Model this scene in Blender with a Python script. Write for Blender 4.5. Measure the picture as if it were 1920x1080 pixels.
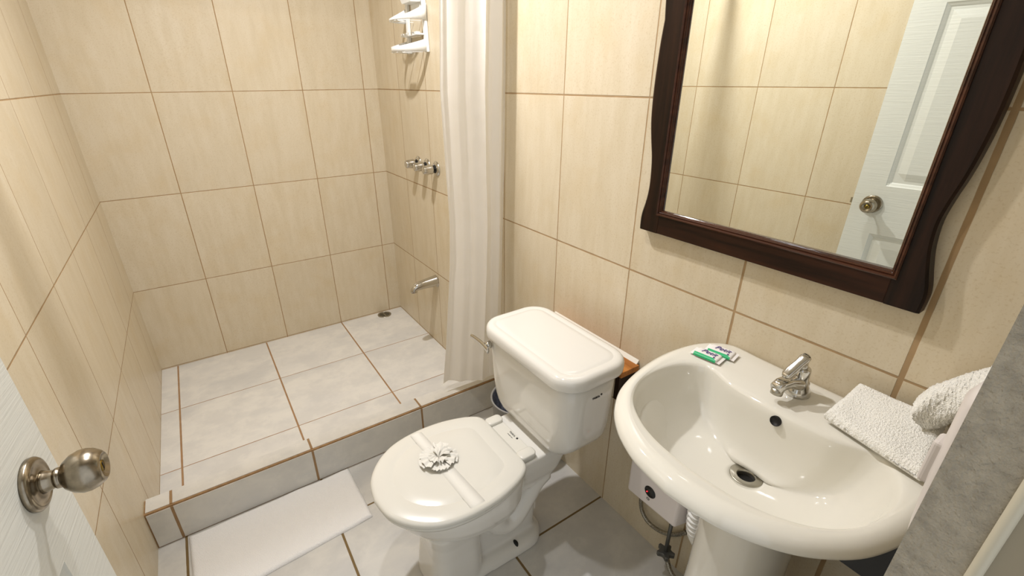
import bpy, bmesh, math, random
from mathutils import Vector, Matrix, noise
for o in list(bpy.data.objects): bpy.data.objects.remove(o)
sc = bpy.context.scene
COL = sc.collection
PI = math.pi
random.seed(4)

# ------------------------------------------------------------------ camera
CAM = Vector((0.36525, -0.03658, 1.35032))
RT = Vector((0.83503906, -0.55016024, -0.0057853))
UP = Vector((0.23197542, 0.34252108, 0.91042117))
FW = Vector((0.49889595, 0.76157929, -0.41364214))
cd = bpy.data.cameras.new('camera'); cam = bpy.data.objects.new('camera', cd); COL.objects.link(cam)
cam.matrix_world = Matrix(((RT.x, UP.x, -FW.x, CAM.x), (RT.y, UP.y, -FW.y, CAM.y), (RT.z, UP.z, -FW.z, CAM.z), (0, 0, 0, 1)))
cd.sensor_fit = 'HORIZONTAL'; cd.sensor_width = 36.0
cd.lens = 865.558 / 1920 * 36.0
cd.shift_x = (960 - 937.265) / 1920
cd.shift_y = (544.07 - 540) / 1920
cd.clip_start = 0.01
sc.camera = cam

# ------------------------------------------------------------------ world, lamps, exposure
w = bpy.data.worlds.new('world'); sc.world = w; w.use_nodes = True
w.node_tree.nodes['Background'].inputs[0].default_value = (0.93, 0.96, 1.0, 1)
w.node_tree.nodes['Background'].inputs[1].default_value = 0.46

def lamp(name, loc, power, radius, col):
    l = bpy.data.lights.new(name, 'AREA'); l.shape = 'DISK'; l.energy = power; l.size = radius * 2; l.color = col
    o = bpy.data.objects.new(name, l); o.location = loc; COL.objects.link(o); return o
lamp('shower_bulb', (0.70, 1.43, 2.26), 12.4, 0.03, (0.975, 0.965, 0.985))
lamp('room_bulb', (0.67, 0.85, 2.12), 3.0, 0.026, (0.975, 0.965, 0.985))

sc.view_settings.view_transform = 'Standard'
sc.view_settings.look = 'None'
sc.view_settings.exposure = 0.98
sc.view_settings.gamma = 1.0
sc.view_settings.use_curve_mapping = False

XR = 1.314; YB = 2.609; HC = 2.35

# ------------------------------------------------------------------ material helpers
def lin(c):
    return tuple(((v / 255) / 12.92 if v / 255 <= 0.04045 else ((v / 255 + 0.055) / 1.055) ** 2.4) for v in c[:3]) + (1.0,)
class NT:
    def __init__(s, name):
        s.m = bpy.data.materials.new(name); s.m.use_nodes = True; s.t = s.m.node_tree; s.t.nodes.clear()
        s.out = s.n('ShaderNodeOutputMaterial'); s.b = s.n('ShaderNodeBsdfPrincipled'); s.l(s.b.outputs[0], s.out.inputs[0])
    def n(s, t, **k):
        x = s.t.nodes.new(t)
        for a, b in k.items(): setattr(x, a, b)
        return x
    def l(s, a, b): s.t.links.new(a, b)
    def math(s, op, a, b=None, c=None):
        x = s.n('ShaderNodeMath', operation=op)
        for i, v in enumerate((a, b, c)):
            if v is None: continue
            if isinstance(v, (int, float)): x.inputs[i].default_value = v
            else: s.l(v, x.inputs[i])
        return x.outputs[0]
    def mix(s, f, a, b):
        x = s.n('ShaderNodeMix', data_type='RGBA')
        for i, v in ((0, f), (6, a), (7, b)):
            if isinstance(v, (int, float, tuple)): x.inputs[i].default_value = v
            else: s.l(v, x.inputs[i])
        return x.outputs[2]
    def ramp(s, f, stops):
        x = s.n('ShaderNodeValToRGB'); e = x.color_ramp.elements
        while len(e) < len(stops): e.new(0.5)
        for i, (p, c) in enumerate(stops): e[i].position = p; e[i].color = c
        s.l(f, x.inputs[0]); return x.outputs[0]
    def noise(s, vec, scale, detail=4, rough=0.55):
        x = s.n('ShaderNodeTexNoise'); x.inputs['Scale'].default_value = scale; x.inputs['Detail'].default_value = detail
        x.inputs['Roughness'].default_value = rough
        if vec is not None: s.l(vec, x.inputs[0])
        return x.outputs[0]
    def mapping(s, vec, scale=(1, 1, 1), loc=(0, 0, 0)):
        x = s.n('ShaderNodeMapping'); x.inputs['Scale'].default_value = scale; x.inputs['Location'].default_value = loc
        s.l(vec, x.inputs[0]); return x.outputs[0]
    def obj(s): return s.n('ShaderNodeTexCoord').outputs['Object']
    def bump(s, h, dist, strength=1.0):
        x = s.n('ShaderNodeBump'); x.inputs['Distance'].default_value = dist; x.inputs['Strength'].default_value = strength
        s.l(h, x.inputs['Height']); s.l(x.outputs[0], s.b.inputs['Normal'])
    def set(s, **k):
        for a, v in k.items():
            i = s.b.inputs[a.replace('_', ' ')]
            if isinstance(v, (int, float, tuple)): i.default_value = v
            else: s.l(v, i)
        return s

def plain(name, col, rough=0.4, metal=0.0, spec=0.5, coat=0.0, noise_amt=0.0, bump=0.0, nscale=40):
    m = NT(name); c = lin(col)
    if noise_amt:
        nn = m.noise(m.obj(), nscale)
        c2 = tuple(v * (1 - noise_amt) for v in c[:3]) + (1.0,)
        m.set(Base_Color=m.ramp(nn, [(0.35, c2), (0.65, c)]))
    else: m.set(Base_Color=c)
    m.set(Roughness=rough, Metallic=metal, Specular_IOR_Level=spec, Coat_Weight=coat, Coat_Roughness=0.05)
    if bump: m.bump(m.noise(m.obj(), nscale * 3, 6), bump)
    return m.m

def tiles(name, au, av, u0, pu, v0, pv, wu, wv, kind, grout, wide=None, dim=1.0):
    """Tile material laid out on two object axes: joints at u0+k*pu, v0+k*pv."""
    m = NT(name); co = m.obj(); sp = m.n('ShaderNodeSeparateXYZ'); m.l(co, sp.inputs[0])
    U, V = sp.outputs[au], sp.outputs[av]
    wob = m.math('MULTIPLY', m.math('SUBTRACT', m.noise(co, 30, 2), 0.5), 0.0012)
    def joint(C, c0, p, wd):
        q = m.math('DIVIDE', m.math('SUBTRACT', C, c0), p)
        fl = m.math('FLOOR', q)
        fr = m.math('SUBTRACT', q, fl)
        dist = m.math('MULTIPLY', m.math('MINIMUM', fr, m.math('SUBTRACT', 1.0, fr)), p)
        dist = m.math('ADD', dist, wob)
        return dist, fl, wd
    du, fu, _ = joint(U, u0, pu, wu); dv, fv, _ = joint(V, v0, pv, wv)
    wuN = wu
    if wide is not None:      # joints get wider past a position along u
        lo, hi, wbig = wide
        mr = m.n('ShaderNodeMapRange'); mr.inputs[1].default_value = lo; mr.inputs[2].default_value = hi
        mr.inputs[3].default_value = wbig; mr.inputs[4].default_value = wu; m.l(U, mr.inputs[0]); wuN = mr.outputs[0]
    def mask(d, wd):
        half = m.math('MULTIPLY', wd, 0.5) if not isinstance(wd, (int, float)) else wd / 2
        a = m.math('DIVIDE', m.math('SUBTRACT', d, half), 0.0009)
        x = m.n('ShaderNodeClamp'); m.l(a, x.inputs[0]); return x.outputs[0]
    tile = m.math('MINIMUM', mask(du, wuN), mask(dv, wv))
    cell = m.n('ShaderNodeCombineXYZ'); m.l(fu, cell.inputs[0]); m.l(fv, cell.inputs[1])
    wn = m.n('ShaderNodeTexWhiteNoise'); m.l(cell.outputs[0], wn.inputs[0])
    off = m.n('ShaderNodeVectorMath', operation='MULTIPLY_ADD'); m.l(wn.outputs[1], off.inputs[0]); off.inputs[1].default_value = (3, 3, 3); m.l(co, off.inputs[2])
    P = off.outputs[0]
    if kind == 'cream':
        streak = m.mapping(P, (9, 9, 1.6)); sn = m.noise(streak, 3.2, 6, 0.62)
        cl = m.noise(P, 7.5, 5, 0.6); fine = m.noise(P, 230, 3, 0.6)
        # warm stains gathered in vertical patches
        c = m.ramp(sn, [(0.30, lin((204, 190, 162))), (0.52, lin((210, 197, 171))), (0.72, lin((214, 202, 178)))])
        c = m.mix(m.ramp(cl, [(0.50, (0, 0, 0, 1)), (0.76, (0.45, 0.45, 0.45, 1))]), c, lin((203, 182, 142)))
        c = m.mix(m.ramp(fine, [(0.30, (0.42, 0.42, 0.42, 1)), (0.46, (0, 0, 0, 1))]), c, lin((184, 162, 124)))
        var = m.math('MULTIPLY_ADD', wn.outputs[0], 0.06, 0.96)
        rough = 0.34
    else:
        v1 = m.noise(m.mapping(P, (1, 1.7, 1.3)), 3.0, 7, 0.6); v2 = m.noise(P, 9, 6, 0.65)
        c = m.ramp(v1, [(0.32, lin((204, 203, 199))), (0.50, lin((225, 222, 214))), (0.68, lin((214, 212, 207)))])
        c = m.mix(m.ramp(v2, [(0.42, (0.5, 0.5, 0.5, 1)), (0.56, (0, 0, 0, 1))]), c, lin((205, 203, 198)))
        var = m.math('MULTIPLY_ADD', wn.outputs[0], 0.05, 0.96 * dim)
        rough = 0.30
    hs = m.n('ShaderNodeVectorMath', operation='SCALE'); m.l(c, hs.inputs[0]); m.l(var, hs.inputs[3])
    g2 = tuple(v * 0.62 for v in grout[:3]) + (1,)
    gr = m.mix(m.noise(co, 22, 4), g2, grout)
    m.set(Base_Color=m.mix(tile, gr, hs.outputs[0]), Specular_IOR_Level=0.5)
    m.set(Roughness=m.math('MULTIPLY_ADD', tile, rough - 0.85, 0.85))
    h = m.math('ADD', tile, m.math('MULTIPLY', m.noise(P, 60 if kind == 'cream' else 18, 4), 0.16 if kind == 'cream' else 0.06))
    m.bump(h, 0.0012, 0.6)
    return m.m

M = {}
GR = lin((178, 146, 104))
M['tile_back'] = tiles('cream_wall_tile_back', 0, 2, -0.0115, 0.3123, -0.0025, 0.4379, 0.0028, 0.0024, 'cream', GR)
M['tile_right'] = tiles('cream_wall_tile_right', 1, 2, 0.1387, 0.3097, -0.0025, 0.4379, 0.0026, 0.0038, 'cream', lin((180, 150, 110)), (0.12, 0.62, 0.0080))
M['tile_left'] = tiles('cream_wall_tile_left', 1, 2, 2.1363, 0.3115, -0.0025, 0.4379, 0.0022, 0.0030, 'cream', GR)
M['tile_shower'] = tiles('marble_tile_shower', 0, 1, 0.0704, 0.4276, 1.7665, 0.4218, 0.0062, 0.0030, 'marble', lin((176, 138, 98)))
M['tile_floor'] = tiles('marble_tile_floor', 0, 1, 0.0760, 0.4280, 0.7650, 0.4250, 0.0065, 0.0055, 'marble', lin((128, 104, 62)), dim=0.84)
M['tile_curb'] = tiles('marble_tile_curb', 0, 1, 0.0704, 0.4258, 5.0, 9.0, 0.0070, 0.001, 'marble', lin((170, 136, 96)))
M['grout'] = plain('brown_grout', (172, 136, 94), 0.9, noise_amt=0.3, nscale=60)
M['plaster_white'] = plain('cream_ceiling_paint', (226, 219, 204), 0.8)
M['plaster_grey'] = plain('grey_stucco', (188, 178, 158), 0.85, noise_amt=0.25, bump=0.006, nscale=90)
M['taupe'] = plain('taupe_paint', (150, 140, 118), 0.6)
M['ceramic'] = plain('white_ceramic', (221, 218, 210), 0.09, spec=0.5, coat=0.2)
M['ceramic_warm'] = plain('ivory_ceramic', (225, 221, 209), 0.07, spec=0.5, coat=0.3)
M['seat'] = plain('ivory_plastic', (214, 211, 201), 0.22)
M['plastic'] = plain('white_plastic', (236, 236, 232), 0.28)
M['chrome'] = plain('chrome', (205, 203, 198), 0.10, metal=1.0)
M['steel'] = plain('brushed_steel', (176, 172, 160), 0.34, metal=1.0)
M['aged'] = plain('aged_nickel', (168, 157, 138), 0.24, metal=1.0, noise_amt=0.35, nscale=60)
M['black'] = plain('black_plastic', (12, 12, 12), 0.35)
M['dark'] = plain('dark_hole', (14, 12, 9), 0.6)
M['paper'] = plain('white_paper', (222, 219, 210), 0.75)
M['wrap'] = plain('soap_wrapper', (240, 236, 232), 0.35)
M['green'] = plain('green_print', (38, 176, 112), 0.4)
M['ink'] = plain('violet_ink', (70, 52, 130), 0.5)
M['inkblack'] = plain('black_print', (40, 38, 36), 0.5)
M['caulk'] = plain('white_caulk', (228, 222, 208), 0.5)
M['dispenser'] = plain('pinkish_white_plastic', (206, 198, 192), 0.35)
M['heater'] = plain('heater_shell', (226, 218, 214), 0.32)
M['hose_white'] = plain('white_corrugated_plastic', (235, 234, 230), 0.4)
M['valve'] = plain('grey_valve', (96, 96, 92), 0.4, metal=0.6)
M['bin'] = plain('grey_bin_plastic', (150, 148, 144), 0.45, noise_amt=0.15, nscale=150)
M['bag'] = plain('dark_bin_liner', (92, 96, 108), 0.25, bump=0.02, nscale=12)

def door_mat():
    m = NT('white_door_paint'); co = m.obj()
    g = m.noise(m.mapping(co, (10, 10, 260)), 1.0, 3, 0.5)
    m.set(Base_Color=lin((219, 219, 211)), Roughness=0.42)
    m.bump(g, 0.0011, 0.6); return m.m
M['door'] = door_mat()
def door_panel_mat():
    m = NT('white_door_panel_paint'); co = m.obj()
    wv = m.n('ShaderNodeTexWave', wave_type='BANDS', bands_direction='Y'); wv.inputs['Scale'].default_value = 55; wv.inputs['Distortion'].default_value = 9
    wv.inputs['Detail'].default_value = 1.5; wv.inputs['Detail Scale'].default_value = 0.25
    m.l(m.mapping(co, (1, 1, 0.35)), wv.inputs[0])
    m.set(Base_Color=lin((219, 219, 211)), Roughness=0.42)
    m.bump(wv.outputs[0], 0.0006, 0.5); return m.m
def wood(name, c1, c2, rough, axis='Z', scale=1.0, coat=0.0):
    m = NT(name); co = m.obj()
    s = {'Z': (26, 26, 1.6), 'Y': (26, 1.6, 26)}[axis]
    a = m.noise(m.mapping(co, tuple(v * scale for v in s)), 1.6, 6, 0.6)
    m.set(Base_Color=m.ramp(a, [(0.35, lin(c1)), (0.65, lin(c2))]), Roughness=rough, Coat_Weight=coat, Coat_Roughness=0.12, Specular_IOR_Level=0.22)
    m.bump(a, 0.0006, 0.4); return m.m
M['darkwood_v'] = wood('dark_walnut_upright', (20, 11, 6), (46, 27, 16), 0.34, 'Z', coat=0.0)
M['darkwood_h'] = wood('dark_walnut_rail', (24, 13, 7), (54, 30, 17), 0.34, 'Y', coat=0.0)
M['bead'] = wood('walnut_bead', (46, 25, 15), (74, 42, 27), 0.22, 'Y', coat=0.3)
M['shelfwood'] = wood('orange_pine', (150, 92, 40), (190, 126, 62), 0.4, 'Y')

def mirror_mat():
    m = NT('mirror_glass'); m.set(Base_Color=(0.90, 0.93, 0.88, 1), Metallic=1.0, Roughness=0.0); return m.m
M['mirror'] = mirror_mat()
def curtain_mat():
    m = NT('translucent_vinyl'); m.t.nodes.remove(m.b)
    d = m.n('ShaderNodeBsdfPrincipled'); d.inputs['Base Color'].default_value = lin((250, 248, 244)); d.inputs['Roughness'].default_value = 0.30
    t = m.n('ShaderNodeBsdfTranslucent'); t.inputs[0].default_value = lin((248, 246, 240))
    x = m.n('ShaderNodeMixShader'); x.inputs[0].default_value = 0.45
    m.l(d.outputs[0], x.inputs[1]); m.l(t.outputs[0], x.inputs[2]); m.l(x.outputs[0], m.out.inputs[0])
    nb = m.noise(m.obj(), 14, 3); b = m.n('ShaderNodeBump'); b.inputs['Distance'].default_value = 0.004; m.l(nb, b.inputs['Height']); m.l(b.outputs[0], d.inputs['Normal'])
    return m.m
M['curtain'] = curtain_mat()
def terry(name, col, sc_, dist):
    m = NT(name); v = m.n('ShaderNodeTexVoronoi'); v.inputs['Scale'].default_value = sc_; m.l(m.obj(), v.inputs[0])
    m.set(Base_Color=lin(col), Roughness=0.95, Sheen_Weight=0.3)
    m.bump(m.math('ADD', v.outputs[0], m.noise(m.obj(), sc_ * 0.8, 3)), dist, 0.8); return m.m
M['terry'] = terry('cream_terry', (246, 243, 234), 620, 0.0014)
M['mat'] = terry('white_mat_terry', (240, 238, 235), 500, 0.0012)
def emit(name, col, s):
    m = NT(name); m.set(Base_Color=lin(col), Emission_Color=lin(col), Emission_Strength=s); return m.m
M['led'] = emit('red_led', (255, 30, 40), 6.0)
M['digits'] = plain('dim_display_digits', (66, 68, 64), 0.3)
def braid():
    m = NT('braided_steel'); v = m.n('ShaderNodeTexVoronoi'); v.inputs['Scale'].default_value = 500; m.l(m.obj(), v.inputs[0])
    m.set(Base_Color=m.ramp(v.outputs[0], [(0.2, lin((70, 66, 58))), (0.6, lin((170, 164, 150)))]), Metallic=0.8, Roughness=0.35); return m.m
M['braid'] = braid()

# ------------------------------------------------------------------ object helpers
ROOT = {}
def wloc(o): return ROOT.get(o.name, Vector((0, 0, 0))) if o else Vector((0, 0, 0))
def thing(name, label, cat, loc, group=None):
    o = bpy.data.objects.new(name, None); COL.objects.link(o); o.location = loc; o.empty_display_size = 0.05
    o['label'] = label; o['category'] = cat
    if group: o['group'] = group
    ROOT[o.name] = Vector(loc); return o
def mk(name, verts, faces, mats, parent=None, smooth=True, origin=None, label=None, cat=None, kind=None, group=None, fm=None):
    """one mesh object from world-space vertices"""
    org = wloc(parent) if parent else Vector(origin or (0, 0, 0))
    me = bpy.data.meshes.new(name)
    me.from_pydata([tuple(Vector(v) - org) for v in verts], [], faces)
    if not isinstance(mats, (list, tuple)): mats = [mats]
    for x in mats: me.materials.append(x)
    bm = bmesh.new(); bm.from_mesh(me); bmesh.ops.recalc_face_normals(bm, faces=bm.faces); bm.to_mesh(me); bm.free()
    for i, p in enumerate(me.polygons):
        p.use_smooth = smooth
        if fm: p.material_index = fm[i]
    o = bpy.data.objects.new(name, me); COL.objects.link(o)
    if parent: o.parent = parent; ROOT[o.name] = org
    else: o.location = org; ROOT[o.name] = org
    if label: o['label'] = label
    if cat: o['category'] = cat
    if kind: o['kind'] = kind
    if group: o['group'] = group
    return o
def bevel(o, wd, seg=3, ang=0.6):
    b = o.modifiers.new('bevel', 'BEVEL'); b.width = wd; b.segments = seg; b.limit_method = 'ANGLE'; b.angle_limit = ang
    return o
def sub(o, n=1):
    s = o.modifiers.new('sub', 'SUBSURF'); s.levels = n; s.render_levels = n; return o
class G:
    """geometry collector"""
    def __init__(s): s.v = []; s.f = []
    def add(s, v, f):
        k = len(s.v); s.v += [Vector(p) for p in v]; s.f += [tuple(i + k for i in q) for q in f]; return s
    def box(s, a, b):
        x0, y0, z0 = a; x1, y1, z1 = b
        return s.add([(x0, y0, z0), (x1, y0, z0), (x1, y1, z0), (x0, y1, z0), (x0, y0, z1), (x1, y0, z1), (x1, y1, z1), (x0, y1, z1)],
                     [(0, 3, 2, 1), (4, 5, 6, 7), (0, 1, 5, 4), (1, 2, 6, 5), (2, 3, 7, 6), (3, 0, 4, 7)])
    def loft(s, rings, cap0=True, cap1=True):
        n = len(rings[0]); v = [p for r in rings for p in r]; f = []
        for i in range(len(rings) - 1):
            for j in range(n):
                f.append((i * n + j, i * n + (j + 1) % n, (i + 1) * n + (j + 1) % n, (i + 1) * n + j))
        if cap0: f.append(tuple(range(n))[::-1])
        if cap1: f.append(tuple((len(rings) - 1) * n + j for j in range(n)))
        return s.add(v, f)
    def tube(s, pts, rad, n=12, cap=True):
        pts = [Vector(p) for p in pts]; rings = []; up = None
        for i, p in enumerate(pts):
            t = (pts[min(i + 1, len(pts) - 1)] - pts[max(i - 1, 0)]).normalized()
            if up is None:
                up = t.orthogonal().normalized()
            else:
                up = (up - t * up.dot(t)).normalized()
            sd = t.cross(up); r = rad[i] if isinstance(rad, (list, tuple)) else rad
            rings.append([p + (up * math.cos(2 * PI * j / n) + sd * math.sin(2 * PI * j / n)) * r for j in range(n)])
        return s.loft(rings, cap, cap)
    def lathe(s, prof, o, ax=(0, 0, 1), n=32, cap0=False, cap1=False):
        ax = Vector(ax).normalized(); a = ax.orthogonal().normalized(); b = ax.cross(a); o = Vector(o)
        return s.loft([[o + ax * h + (a * math.cos(2 * PI * j / n) + b * math.sin(2 * PI * j / n)) * r for j in range(n)] for r, h in prof], cap0, cap1)
    def mk(s, name, mat, parent=None, **k): return mk(name, s.v, s.f, mat, parent, **k)
def catmull(pts, n, closed=False):
    pts = [Vector(p) for p in pts]; out = []; m = len(pts); segs = m if closed else m - 1
    for i in range(segs):
        p = [pts[(i + d) % m] if closed else pts[max(0, min(m - 1, i + d))] for d in (-1, 0, 1, 2)]
        for k in range(n):
            t = k / n
            out.append(0.5 * ((2 * p[1]) + (p[2] - p[0]) * t + (2 * p[0] - 5 * p[1] + 4 * p[2] - p[3]) * t * t + (3 * p[1] - p[0] - 3 * p[2] + p[3]) * t ** 3))
    if not closed: out.append(pts[-1])
    return out
def rrect(x0, y0, x1, y1, r, z, n=8):
    out = []
    for cx, cy, a0 in ((x1 - r, y1 - r, 0), (x0 + r, y1 - r, 90), (x0 + r, y0 + r, 180), (x1 - r, y0 + r, 270)):
        for k in range(n + 1):
            a = math.radians(a0 + 90 * k / n); out.append(Vector((cx + r * math.cos(a), cy + r * math.sin(a), z)))
    return out
def text(s, name, mat, parent, size, mtx, shear=0.0, extrude=0.0002, label=None):
    cu = bpy.data.curves.new(name, 'FONT'); cu.body = s; cu.size = size; cu.shear = shear; cu.extrude = extrude; cu.align_x = 'CENTER'; cu.align_y = 'CENTER'
    t = bpy.data.objects.new('tmp', cu); COL.objects.link(t); bpy.context.view_layer.update()
    me = bpy.data.meshes.new_from_object(t.evaluated_get(bpy.context.evaluated_depsgraph_get()))
    bpy.data.objects.remove(t)
    me.transform(Matrix.Translation(-wloc(parent)) @ mtx)
    me.materials.clear(); me.materials.append(mat)
    o = bpy.data.objects.new(name, me); COL.objects.link(o); o.parent = parent; ROOT[o.name] = wloc(parent)
    if label: o['label'] = label
    return o
def frame(o, x, y):
    x = Vector(x).normalized(); y = Vector(y); y = (y - x * y.dot(x)).normalized(); z = x.cross(y)
    return Matrix(((x.x, y.x, z.x, o[0]), (x.y, y.y, z.y, o[1]), (x.z, y.z, z.z, o[2]), (0, 0, 0, 1)))
def structure(name, g, mat, **k): return mk(name, g.v, g.f, mat, smooth=False, kind='structure', **k)

# ------------------------------------------------------------------ room shell
T = 0.12
structure('wall_left', G().box((-T, -T, -0.05), (0, YB + T, HC)), M['tile_left'])
structure('wall_right', G().box((XR, -T, -0.05), (XR + T, YB + T, HC)), M['tile_right'])
structure('wall_back', G().box((0, YB, -0.05), (XR, YB + T, HC)), M['tile_back'])
JX = 0.781
structure('wall_front', G().box((JX, -0.0385, -0.05), (XR, 0.0, HC)).box((JX + 0.006, -T, -0.05), (XR, -0.0385, HC)).box((0, -T, 2.08), (JX, 0, HC)).box((0.0, -T, -0.05), (0.018, 0.0, 2.08)), M['plaster_grey'])
structure('ceiling', G().box((-T, -T, HC), (XR + T, YB + T, HC + 0.08)), M['plaster_white'])
# bathroom floor and shower floor share one slab
g = G().box((0, -0.6, -0.1), (XR, 1.43, 0.0)); nf = len(g.f)
g.box((0, 1.43, -0.1), (XR, YB, -0.008))
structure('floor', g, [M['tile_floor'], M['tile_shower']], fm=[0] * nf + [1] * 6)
# shower curb: grout core with tile slabs proud of it, leaving a brown bevel line along the top front edge
g = G().box((0.0, 1.4005, -0.02), (XR, 1.4635, 0.1455)); n0 = len(g.f)
g.box((0.004, 1.398, 0.004), (XR, 1.4045, 0.1395))
g.box((0.004, 1.4065, 0.1405), (XR, 1.4665, 0.148))
structure('trim_1', g, [M['grout'], M['tile_curb']], fm=[0] * n0 + [1] * 12)
# door frame lining with a rounded bead
g = G().tube([(JX - 0.0005, -0.0415, 0.0), (JX - 0.0005, -0.0415, 2.08)], 0.0042, 12)
mk('trim_2', g.v, g.f, plain('cream_frame_paint', (196, 188, 166), 0.5), kind='structure')
structure('trim_3', G().box((JX + 0.0, -0.118, 0.0), (JX + 0.006, -0.0455, 2.08)), M['taupe'])

# ------------------------------------------------------------------ door (open, against the left wall)
H = Vector((0.0629, 0.001)); E2 = Vector((0.1275, 0.672)); L = (E2 - H).length
du = (E2 - H).normalized(); nrm = Vector((du.y, -du.x))       # faces into the room
DT = 0.036; DH = 2.03
door = thing('panel_door', 'white moulded six-panel door standing open beside the left tiled wall', 'door', (H.x, H.y, 0.01))
def dp(u, z, dep): return Vector((H.x + du.x * u + nrm.x * dep, H.y + du.y * u + nrm.y * dep, z))
panels = []
for (ua, ub) in ((0.085, 0.325), (L - 0.325, L - 0.085)):
    for (za, zb) in ((0.20, 0.805), (0.985, 1.562), (1.66, 1.90)): panels.append((ua, ub, za, zb))
def prof(d):
    P = [(0, 0), (0.003, -0.0025), (0.010, -0.006), (0.014, -0.0085), (0.022, -0.0085), (0.048, -0.002), (9, -0.002)]
    if d <= 0: return 0
    for (a, b), (c, e) in zip(P, P[1:]):
        if d <= c: return b + (e - b) * (d - a) / (c - a)
    return -0.002
us = {0, L}; zs = {0.01, DH}
for ua, ub, za, zb in panels:
    for d in (0, 0.003, 0.010, 0.014, 0.022, 0.048): us |= {ua + d, ub - d}; zs |= {za + d, zb - d}
us = sorted(us); zs = sorted(zs)
def hgt(u, z):
    for ua, ub, za, zb in panels:
        if ua < u < ub and za < z < zb: return prof(min(u - ua, ub - u, z - za, zb - z))
    return 0.0
v = []; f = []; nz = len(zs)
for side in (0, 1):
    for u in us:
        for z in zs: v.append(dp(u, z, hgt(u, z) if side == 0 else -DT - hgt(u, z)))
nn_ = len(us) * nz
for side in (0, 1):
    for i in range(len(us) - 1):
        for j in range(nz - 1):
            a = side * nn_ + i * nz + j; f.append((a, a + nz, a + nz + 1, a + 1))
for j in range(nz - 1):
    for i in (0, len(us) - 1): a = i * nz + j; f.append((a, a + 1, a + 1 + nn_, a + nn_))
for i in range(len(us) - 1):
    for j in (0, nz - 1): a = i * nz + j; f.append((a, a + nz, a + nz + nn_, a + nn_))
mk('door_leaf', v, f, M['door'], door, smooth=False)
KU = (Vector((0.123, 0.608)) - H).dot(du); KZ = 0.915
ko = dp(KU, KZ, 0); kn = Vector((nrm.x, nrm.y, 0))
def knob(sgn):
    a = kn * sgn; o = dp(KU, KZ, 0 if sgn > 0 else -DT)
    k = G().lathe([(0.0, 0.0), (0.0325, 0.0), (0.0330, 0.004), (0.031, 0.0065), (0.026, 0.0085), (0.0245, 0.0075), (0.018, 0.0095), (0.0, 0.0095)], o, a, 40).mk('knob_rosette', M['aged'], door)
    b = G().lathe([(0.0, 0.009), (0.0145, 0.009), (0.0125, 0.013), (0.0110, 0.020), (0.0110, 0.022), (0.0125, 0.0225), (0.0125, 0.026), (0.0110, 0.0265), (0.0118, 0.028), (0.0175, 0.031), (0.0232, 0.038), (0.0262, 0.046), (0.0262, 0.053), (0.0240, 0.060), (0.0195, 0.0665), (0.0165, 0.069), (0.0150, 0.069), (0.0125, 0.0655), (0.0, 0.0645)], o, a, 44).mk('door_knob', M['aged'], door)
    if sgn > 0:
        kw = G().lathe([(0.0, 0.0645), (0.0075, 0.0645), (0.0070, 0.0668), (0.0, 0.0668)], o, a, 24).mk('key_cylinder', plain('brass', (150, 126, 60), 0.3, metal=1.0), b)
        q = o + a * 0.0669
        t = Vector((du.x, du.y, 0)); e = 0.0008
        G().add([q - t * e - Vector((0, 0, .0045)), q + t * e - Vector((0, 0, .0045)), q + t * e + Vector((0, 0, .0045)), q - t * e + Vector((0, 0, .0045)), q - t * e - Vector((0, 0, .0045)) + a * .0004, q + t * e - Vector((0, 0, .0045)) + a * .0004, q + t * e + Vector((0, 0, .0045)) + a * .0004, q - t * e + Vector((0, 0, .0045)) + a * .0004],
                [(0, 1, 2, 3), (4, 5, 6, 7), (0, 1, 5, 4), (1, 2, 6, 5), (2, 3, 7, 6), (3, 0, 4, 7)]).mk('keyhole', M['dark'], b)
knob(1)
# latch tongue on the free edge
v = [dp(L, KZ - 0.011, -0.012), dp(L, KZ + 0.011, -0.012), dp(L, KZ + 0.011, -0.024), dp(L, KZ - 0.011, -0.024),
     dp(L + 0.011, KZ - 0.009, -0.020), dp(L + 0.011, KZ + 0.009, -0.020), dp(L + 0.011, KZ + 0.009, -0.024), dp(L + 0.011, KZ - 0.009, -0.024)]
mk('latch', v, [(0, 1, 2, 3), (4, 5, 6, 7), (0, 1, 5, 4), (1, 2, 6, 5), (2, 3, 7, 6), (3, 0, 4, 7)], M['steel'], door, smooth=False)
v = [dp(L - 0.0002, KZ + s * 0.028, -a) for s in (-1, 1) for a in (0.007, 0.029)] + [dp(L + 0.0012, KZ + s * 0.028, -a) for s in (-1, 1) for a in (0.007, 0.029)]
mk('latch_plate', v, [(0, 1, 3, 2), (4, 5, 7, 6), (0, 1, 5, 4), (1, 3, 7, 5), (3, 2, 6, 7), (2, 0, 4, 6)], M['steel'], door, smooth=False)

# ------------------------------------------------------------------ shower curtain and rod
rod = thing('shower_rod', 'chrome curtain rod spanning the shower opening above the curb', 'curtain rod', (XR / 2, 1.415, 1.98))
G().tube([(0.004, 1.415, 1.98), (XR - 0.004, 1.415, 1.98)], 0.0125, 20).mk('pole', M['chrome'], rod)
for x, s in ((0.0, 1), (XR, -1)):
    G().lathe([(0, 0.0005), (0.03, 0.0005), (0.03, 0.004), (0.018, 0.012), (0.0135, 0.014), (0, 0.014)], (x, 1.415, 1.98), (s, 0, 0), 24).mk('flange', M['chrome'], rod)
cur = thing('shower_curtain', 'translucent white vinyl shower curtain bunched against the right wall', 'curtain', (1.19, 1.44, 0.15))
def lerp(a, b, t): return a + (b - a) * t
def interp(tab, z):
    if z <= tab[0][0]: return tab[0][1]
    for (a, b), (c, d) in zip(tab, tab[1:]):
        if z <= c: return lerp(b, d, (z - a) / (c - a))
    return tab[-1][1]
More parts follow.
